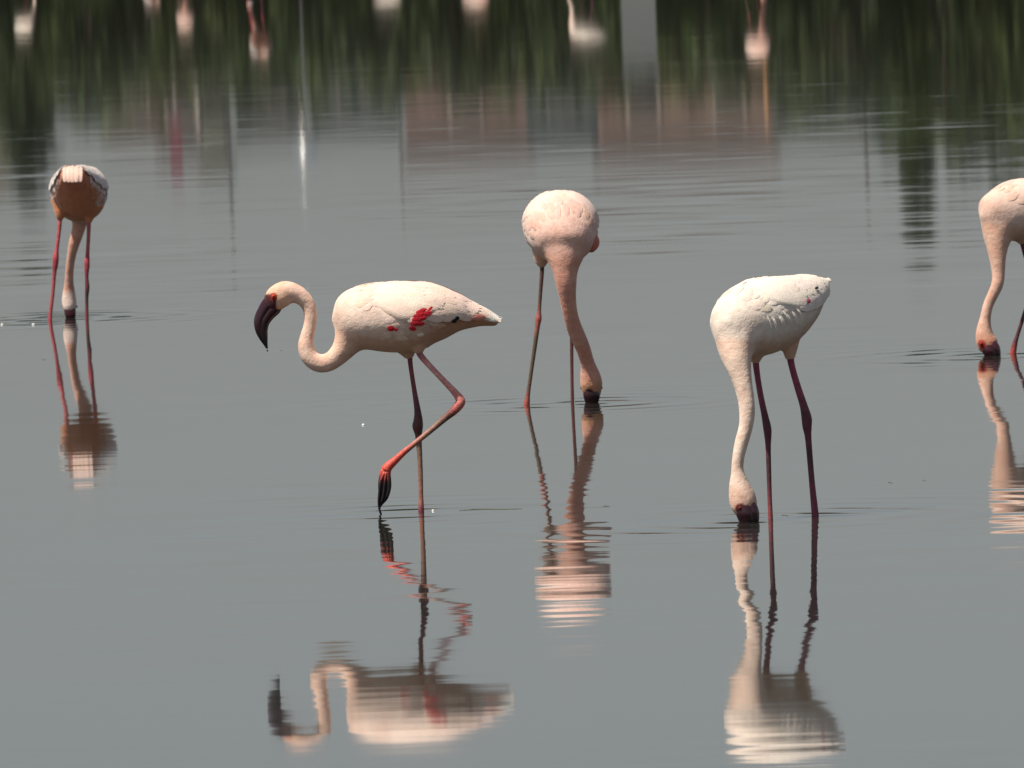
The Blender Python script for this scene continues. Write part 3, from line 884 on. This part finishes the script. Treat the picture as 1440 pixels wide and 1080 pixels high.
# marks on the wing of the striding bird and others: placed on the surface by photograph pixel
def surf_param(B, u, v, sgn, tmin=0.05):
    """body parameters (t, phi) of the near surface under a pixel"""
    o = B.base - CAM
    ts, ps = np.linspace(tmin, 1.0, 96), np.linspace(0.05, 2.6, 90)
    it = lambda A: np.stack([np.interp(ts, B.bt, A[:, k]) for k in range(3)], 1)
    C, U, L = it(B.bC), it(B.bU), it(B.bL)
    a, b_ = np.interp(ts, B.bt, B.bra) + 0.01, np.interp(ts, B.bt, B.brb) + 0.01
    P = C[:, None] + U[:, None] * (a[:, None] * np.cos(ps))[..., None] + sgn * L[:, None] * (b_[:, None] * np.sin(ps))[..., None] + o
    dz = P @ FWD
    px, py = P @ xc / dz * F_PX + IMG_W / 2, -(P @ yc) / dz * F_PX + IMG_H / 2
    e = (px - u) ** 2 + (py - v) ** 2
    k = np.unravel_index(np.argmin(e), e.shape)
    return float(ts[k[0]]), float(ps[k[1]])


def mark(B, name, u, v, L, W, col, sgn, off=0.016, dphi=0.0, rise=0.002):
    t, ph = surf_param(B, u, v, sgn)
    mb = MB()
    B.feather(mb, t, sgn * ph, L, W, dphi, off, off + rise, col, pointed=0.7, na=5)
    mb.build(name, M_FEATHER, B.root)


NEARSGN = 1 if (BIRD1.bL[20] @ np.array([0, -1.0, 0])) > 0 else -1
for (u, v, L, W, a) in ((577, 461, .012, .010, .04), (578, 455, .017, .010, .03), (580, 449.5, .020, .010, .0), (583, 444.5, .022, .009, -.03), (587, 440.5, .022, .008, -.06), (586, 455.5, .016, .009, .03), (590, 449, .016, .009, 0), (593, 444, .018, .009, -.05), (600, 444, .012, .008, -.08), (603, 438, .010, .007, -.12), (546, 461.5, .014, .011, 0), (555, 463, .008, .006, 0)):
    mark(BIRD1, 'red_covert', u - 1, v, L * 1.4, W * 1.5, RED, NEARSGN, 0.0095, NEARSGN * a)
for (u, v, L, W) in ((636, 452, .014, .013), (640, 447, .012, .012)):
    mark(BIRD1, 'black_flight_feather', u, v, L, W, BLACK, NEARSGN, 0.0100)
for (u, v, L, W) in ((662, 447, .03, .012), (668, 443, .03, .011)):
    mark(BIRD1, 'rosy_covert', u, v, L, W, (0.66, 0.25, 0.20), NEARSGN, 0.0105)
mark(BIRD1, 'ruffled_down', 586, 471, .016, .010, (0.8, 0.74, 0.62), NEARSGN, 0.012)
S3 = 1 if (BIRD3.bL[20] @ np.array([0, -1.0, 0])) > 0 else -1
mark(BIRD3, 'red_covert', 1135, 425, .016, .012, (0.5, 0.05, 0.09), S3, 0.0105)
rr = random.Random(77)
for i in range(11):
    q = i / 10
    mark(BIRD3, 'ruffled_feather', 1078 + 44 * q + rr.uniform(-2, 2), 446 - 9 * q + rr.uniform(-4, 4), 0.004 + 0.012 * q, 0.012, np.array((0.84, 0.77, 0.70)) * rr.uniform(0.93, 1.03), S3, 0.006, S3 * rr.uniform(0.22, 0.36), 0.006)
mark(BIRD3, 'black_flight_feather', 1146, 407, .018, .008, BLACK, S3, 0.0105)


# ------------------------------------------------------------------ flamingos farther out: seen as reflections only
def copy_tree(o, parent=None):
    c = o.copy()
    COL.objects.link(c)
    c.parent = parent
    for ch in o.children: copy_tree(ch, c)
    return c


FAR = [(BIRD3, 36, -24, 70, 1.0, 'far off flamingo feeding near the left end of the earth bank'),
       (BIRD4, 208, -52, 20, 1.0, 'far off flamingo feeding before the brick house'),
       (BIRD2, 252, -34, 0, 1.0, 'far off flamingo feeding near the red signboard'),
       (BIRD4, 358, -4, 10, 1.12, 'far off flamingo feeding beside the polished steel mast'),
       (BIRD3, 545, -58, 120, 1.0, 'far off flamingo feeding before the slim dark pole'),
       (BIRD2, 665, -60, 40, 1.0, 'far off flamingo feeding before the rose house'),
       (BIRD3, 826, -26, -30, 1.05, 'far off flamingo feeding before the pale plaster wall'),
       (BIRD2, 1055, -12, 15, 1.0, 'far off flamingo feeding before the long rose house')]
for (src, u, vv_, rz, sc, lab) in FAR:
    c = copy_tree(src.root)
    p, t = on_water(u, vv_)
    c.location = p
    c.rotation_euler.z = R(rz)
    c.scale = (sc, sc, sc)
    c['label'] = lab
    c['group'] = 'flamingos farther out towards the shore'


# ------------------------------------------------------------------ far shore: what the upper water mirrors
def crown_mesh(seed, rx, rz_, z0, n_clump, n_leaf, leaf, cols):
    r = np.random.default_rng(seed)
    V, F, C_ = [], [], []
    for _ in range(n_clump):
        d = r.normal(size=3); d /= np.linalg.norm(d)
        q = r.uniform(0.35, 1.0) ** 0.6
        cc = d * q * np.array([rx, rx * 0.8, rz_]) + np.array([0, 0, z0 + rz_])
        cr2 = r.uniform(0.16, 0.30) * rx
        tint = cols[r.integers(len(cols))] * r.uniform(0.7, 1.25)
        for _ in range(n_leaf):
            p = cc + r.normal(size=3) * cr2 * np.array([1, 1, 0.8]) * 0.6
            a = r.normal(size=3); a /= np.linalg.norm(a)
            b_ = np.cross(a, r.normal(size=3)); b_ /= np.linalg.norm(b_) + 1e-9
            L = leaf * r.uniform(0.6, 1.3)
            k = len(V)
            V += [p - a * L, p + b_ * L * 0.5, p + a * L, p - b_ * L * 0.5]
            F.append((k, k + 1, k + 2, k + 3))
            C_ += [tint] * 4
    return V, F, C_


GREENS = [np.array((0.036, 0.062, 0.014)), np.array((0.048, 0.078, 0.018)), np.array((0.03, 0.05, 0.016)), np.array((0.06, 0.08, 0.022))]


def tree(name, X, Y, z0, h, rx, label, cat, group, seed, trunk_r=0.12, lift=0.25, dens=1.0):
    root = empty(name, (X, Y, z0))
    tag(root, label, cat, group)
    r = random.Random(seed)
    cz = h * lift
    mb = MB()
    C = np.array([(0, 0, -0.3), (r.uniform(-.1, .1), 0, h * 0.3), (r.uniform(-.2, .2), r.uniform(-.2, .2), h * 0.62), (0, 0, h * 0.85)])
    mb.add(*loft(catmull(C, 3), np.linspace(trunk_r, trunk_r * 0.25, 10), np.linspace(trunk_r, trunk_r * 0.25, 10), np.array([0.02, 1, 0.01]), 8))
    for k in range(5):
        a = r.uniform(0, 6.28); z = h * r.uniform(0.3, 0.6)
        e = np.array([math.cos(a) * rx * 0.7, math.sin(a) * rx * 0.6, z + h * 0.2])
        mb.add(*loft(np.array([(0, 0, z), e * 0.5 + np.array([0, 0, z * 0.5]), e]), np.array([.05, .035, .015]), np.array([.05, .035, .015]), np.array([0.1, 0.2, 1.0]), 6))
    mb.c = [(0.09, 0.065, 0.045)] * len(mb.v)
    mb.build('trunk', M_BARK, root)
    rzz = (h - cz) / 2
    v, f, c = crown_mesh(seed, rx, rzz, cz, int(34 * dens), 55, 0.11 + 0.02 * rx, GREENS)
    mesh_obj('crown', v, f, M_FOLIAGE, root, c, smooth=False)
    return root


# shrubs along the water's edge: pixel column, mirrored top (photograph y), radius
SHRUBS = [(-60, 120, 1.6), (15, 125, 1.5), (70, 95, 1.3), (128, 195, 1.1), (180, 95, 1.2), (240, 100, 1.4), (300, 135, 1.2), (355, 92, 1.2), (400, 70, 1.2), (470, 85, 1.4), (530, 115, 1.3), (590, 110, 1.4), (640, 125, 1.4),
          (700, 105, 1.4), (760, 120, 1.5), (815, 130, 1.4), (865, 70, 1.0), (950, 100, 1.3), (1000, 115, 1.3), (1060, 110, 1.5), (1120, 140, 1.4), (1175, 150, 1.4), (1225, 165, 1.3), (1275, 175, 1.3), (1330, 185, 1.4), (1385, 195, 1.5), (1440, 200, 1.5), (1500, 200, 1.5)]
SHRUBS += [(-30 + 62 * k, 96 + 34 * ((k * 7) % 5) / 4 + 30 * (k > 17), 1.35) for k in range(25)]
for i, (u, vtop, rx) in enumerate(SHRUBS):
    Y = BANK_Y + 3 + (i % 3) * 1.5 + (5 if i >= 28 else 0)
    X, h = at_range(u, vtop + 34, Y)
    tree('shrub', X, Y, 0.45, h - 0.45, rx, 'dense green waterside shrub on the far bank', 'shrub', 'shrubs along the far bank', 100 + i, 0.06, 0.02)
TREES = [(46, 310, 0.55, 'narrow dark tree rising at the far left of the bank'), (1249, 232, 0.36, 'thin green tree beside the tall column shaped tree'), (1296, 338, 0.44, 'tall dark column shaped tree on the far bank'),
         (1362, 250, 0.7, 'broad tree to the right of the column shaped tree'), (1420, 262, 0.9, 'spreading dark tree near the right end of the bank'), (1490, 270, 1.2, 'outermost spreading tree at the right end of the bank')]
for i, (u, vtop, rx, lab) in enumerate(TREES):
    Y = BANK_Y + 6
    X, h = at_range(u, vtop, Y)
    tree('tree', X, Y, 0.6, h - 0.6, rx, lab, 'tree', 'trees on the far bank', 200 + i, 0.14, 0.05, 4.0 if rx < 0.6 else 3.0)


def house(u0, u1, vtop, Y, wall, roofc, label, name='house', flat=True, storeys=2):
    x0, h = at_range(u0, vtop, Y); x1, h2 = at_range(u1, vtop, Y)
    h = (h + h2) / 2; W = x1 - x0; D = 8.0; z0 = 0.9
    root = empty(name, ((x0 + x1) / 2, Y, z0))
    tag(root, label, 'house', 'houses behind the far bank')
    hh = h - z0
    mb = MB(); mb.box(-W / 2, W / 2, 0, D, -0.6, hh, wall); wl = mb.build('wall', M_WALL, root, False)
    mb = MB(); mb.box(-W / 2 - 0.2, W / 2 + 0.2, -0.2, D + 0.2, hh + 0.003, hh + 0.22, roofc); mb.build('roof', M_WALL, root, False)
    n = max(1, int(W / 1.9))
    for st in range(storeys):
        zc_ = hh * (st + 0.5) / storeys
        for k in range(n):
            x = -W / 2 + W * (k + 0.5) / n
            mb = MB(); mb.box(x - 0.42, x + 0.42, -0.05, 0.1, zc_ - 0.5, zc_ + 0.5, (0.55, 0.5, 0.45)); wd = mb.build('window', M_PAINT, root, False)
            mb = MB(); mb.box(x - 0.34, x + 0.34, -0.07, -0.04, zc_ - 0.42, zc_ + 0.42, (0.03, 0.035, 0.04)); mb.build('pane', M_GLASS, wd, False)
    return root


house(152, 222, 190, 372, (0.24, 0.175, 0.13), (0.14, 0.10, 0.07), 'narrow brown brick house behind the far bank')
house(572, 742, 218, 384, (0.29, 0.20, 0.185), (0.2, 0.14, 0.12), 'rose plastered house behind the far bank')
house(738, 850, 205, 398, (0.17, 0.20, 0.21), (0.15, 0.16, 0.17), 'blue grey house behind the far bank')
house(846, 1088, 220, 388, (0.31, 0.215, 0.185), (0.2, 0.14, 0.12), 'long rose plastered house with rows of windows behind the far bank')
house(-10, 26, 260, 388, (0.28, 0.26, 0.2), (0.2, 0.17, 0.13), 'tall olive grey house behind the narrow dark tree')
house(288, 316, 238, 392, (0.27, 0.29, 0.22), (0.2, 0.2, 0.17), 'slim pale green tower house behind the far bank')

house(334, 424, 190, 400, (0.24, 0.245, 0.23), (0.18, 0.18, 0.17), 'added low concrete house between the tower house and the mast')  # this and the next three: blocks added to dull the bright mirrored sky
house(440, 556, 182, 404, (0.21, 0.225, 0.22), (0.16, 0.17, 0.17), 'added wide grey concrete house beside the silver ball mast')
house(228, 284, 214, 402, (0.24, 0.20, 0.18), (0.17, 0.13, 0.12), 'added small dusty brown house behind the red signboard')
house(1092, 1214, 190, 400, (0.20, 0.20, 0.17), (0.14, 0.13, 0.11), 'added olive concrete house beside the thin grey pole')

# pale plaster wall at the water's edge
Y = BANK_Y + 2
x0, h = at_range(877, 108, Y); x1, _ = at_range(925, 108, Y)
root = empty('boundary_wall', ((x0 + x1) / 2, Y, 0.2)); tag(root, 'pale grey plaster wall at the edge of the far bank', 'wall')
W = x1 - x0
mb = MB(); mb.box(-W / 2, W / 2, -0.15, 0.15, -0.4, h - 0.3, (0.21, 0.225, 0.225)); mb.build('panel', M_WALL, root, False)
mb = MB(); mb.box(-W / 2 - 0.05, W / 2 + 0.05, -0.2, 0.2, h - 0.297, h - 0.2, (0.2, 0.21, 0.21)); mb.build('coping', M_WALL, root, False)


def pole(u, vtop, Y, r0, col, name, label, cat, mat, z0=0.55, cap=True):
    X, h = at_range(u, vtop, Y)
    root = empty(name, (X, Y, z0)); tag(root, label, cat)
    hh = h - z0
    v, f = loft(np.array([(0, 0, -0.3), (0, 0, hh * 0.5), (0, 0, hh)]), np.array([r0, r0 * 0.85, r0 * 0.7]), np.array([r0, r0 * 0.85, r0 * 0.7]), np.array([0, 1.0, 0]), 16)
    mesh_obj('shaft', v, f, mat, root, [col] * len(v))
    if cap:
        v, f = loft(np.array([(0, 0, -0.05), (0, 0, 0.1), (0, 0, 0.14)]), np.array([r0 * 2.2, r0 * 2.2, r0 * 1.3]), np.array([r0 * 2.2, r0 * 2.2, r0 * 1.3]), np.array([0, 1.0, 0]), 16)
        mesh_obj('base_collar', v, f, M_PAINT, root, [(0.2, 0.2, 0.2)] * len(v))
    return root


pole(327, 330, BANK_Y + 7, 0.045, (0.06, 0.06, 0.06), 'pole', 'slender dark pole between the tower house and the steel mast', 'pole', M_PAINT)
pole(566, 305, BANK_Y + 7, 0.04, (0.12, 0.12, 0.12), 'pole', 'dark pole at the corner of the rose house', 'pole', M_PAINT)
pole(1220, 285, BANK_Y + 7, 0.05, (0.07, 0.07, 0.07), 'pole', 'thin grey pole near the column shaped tree', 'pole', M_PAINT)
pole(1079, 175, BANK_Y + 3, 0.06, (0.26, 0.13, 0.045), 'pole', 'orange painted pole at the end of the long rose house', 'pole', M_PAINT)
mast = pole(430, 185, BANK_Y + 0.9, 0.03, (0.12, 0.12, 0.12), 'steel_mast', 'grey mast with a silver ball added for its sun glint on the far bank', 'mast', M_PAINT, 0.1)
vv, ff = ball((0, 0, at_range(430, 200, BANK_Y + 0.9)[1] - 0.1), 0.3, 28, 18)
mesh_obj('glint_ball', vv, ff, M_STEEL, mast, [(0.95, 0.95, 0.93)] * len(vv))  # ball added and shaped to throw a sun glint onto the water
r_ = pole(247, 176, BANK_Y + 8, 0.05, (0.2, 0.2, 0.2), 'signboard', 'upright red signboard on a grey post', 'sign', M_PAINT)
hh = at_range(247, 250, BANK_Y + 8)[1] - 0.55
mb = MB(); mb.box(-0.12, 0.12, -0.08, -0.05, hh - 1.1, hh, (0.24, 0.06, 0.085)); mb.build('board', M_PAINT, r_, False)


# ------------------------------------------------------------------ small things on the water
def bubble(u, v, r):
    p, t = on_water(u, v)
    vv, ff = ball((0, 0, 0), (r, r, r * 0.8), 10, 6)
    o = mesh_obj('bubble', vv, ff, M_FOAM, None, [(0.8, 0.8, 0.78)] * len(vv))
    o.location = p + np.array([0, 0, r * 0.2])
    return o


for (u, v, r, lab) in ((511, 598, 0.005, 'white bubble adrift alone on calm water behind the striding flamingo'), (609, 718.5, 0.004, 'white bubble beside the standing foot of the striding flamingo'), (47, 457, 0.006, 'white bubble beside the red leg of the flamingo seen from behind'),
                       (807, 566, 0.004, 'white bubble against the hind leg of the forward facing flamingo'), (3, 457, 0.006, 'white bubble off to the side of the flamingo seen from behind')):
    tag(bubble(u, v, r), lab, 'bubble', 'bubbles on the water')


def weed(u, v, L, wd, lab):
    p, t = on_water(u, v)
    n = 14
    V, F, r = [], [], random.Random(int(u))
    for i in range(n):
        q = i / (n - 1)
        x = (q - 0.5) * L
        y = 0.03 * math.sin(q * 5) + r.uniform(-0.006, 0.006)
        w = wd * math.sin(math.pi * (0.05 + 0.9 * q)) * r.uniform(0.7, 1.2)
        V += [(x, y - w, 0.0005), (x, y, 0.0015), (x, y + w, 0.0005)]
    for i in range(n - 1):
        for k in range(2): F.append((i * 3 + k, (i + 1) * 3 + k, (i + 1) * 3 + k + 1, i * 3 + k + 1))
    o = mesh_obj('floating_weed', V, F, M_WEED, None, [(0.11, 0.10, 0.055)] * len(V))
    o.location = p
    tag(o, lab, 'weed', 'scraps of weed afloat')


weed(690, 716.5, 0.17, 0.028, 'olive strand of weed afloat past the striding flamingo')
for (u, v, L, w, lab) in ((1252, 679, .012, .012, 'dark speck of weed on open water beyond the crimson legs'), (1300, 676, .009, .008, 'small dark speck beside the larger speck on open water'), (853, 712, .018, .012, 'dark speck of weed on the reflection of the forward facing flamingo'), (1104, 725, .018, .014, 'dark scrap of weed between the crimson legs'),
                          (62, 506, .014, .014, 'dark scrap of weed below the red leg of the bird seen from behind'), (396, 493, .010, .009, 'dark speck of weed beside the tip of the maroon bill')):
    weed(u, v, L, w, lab)
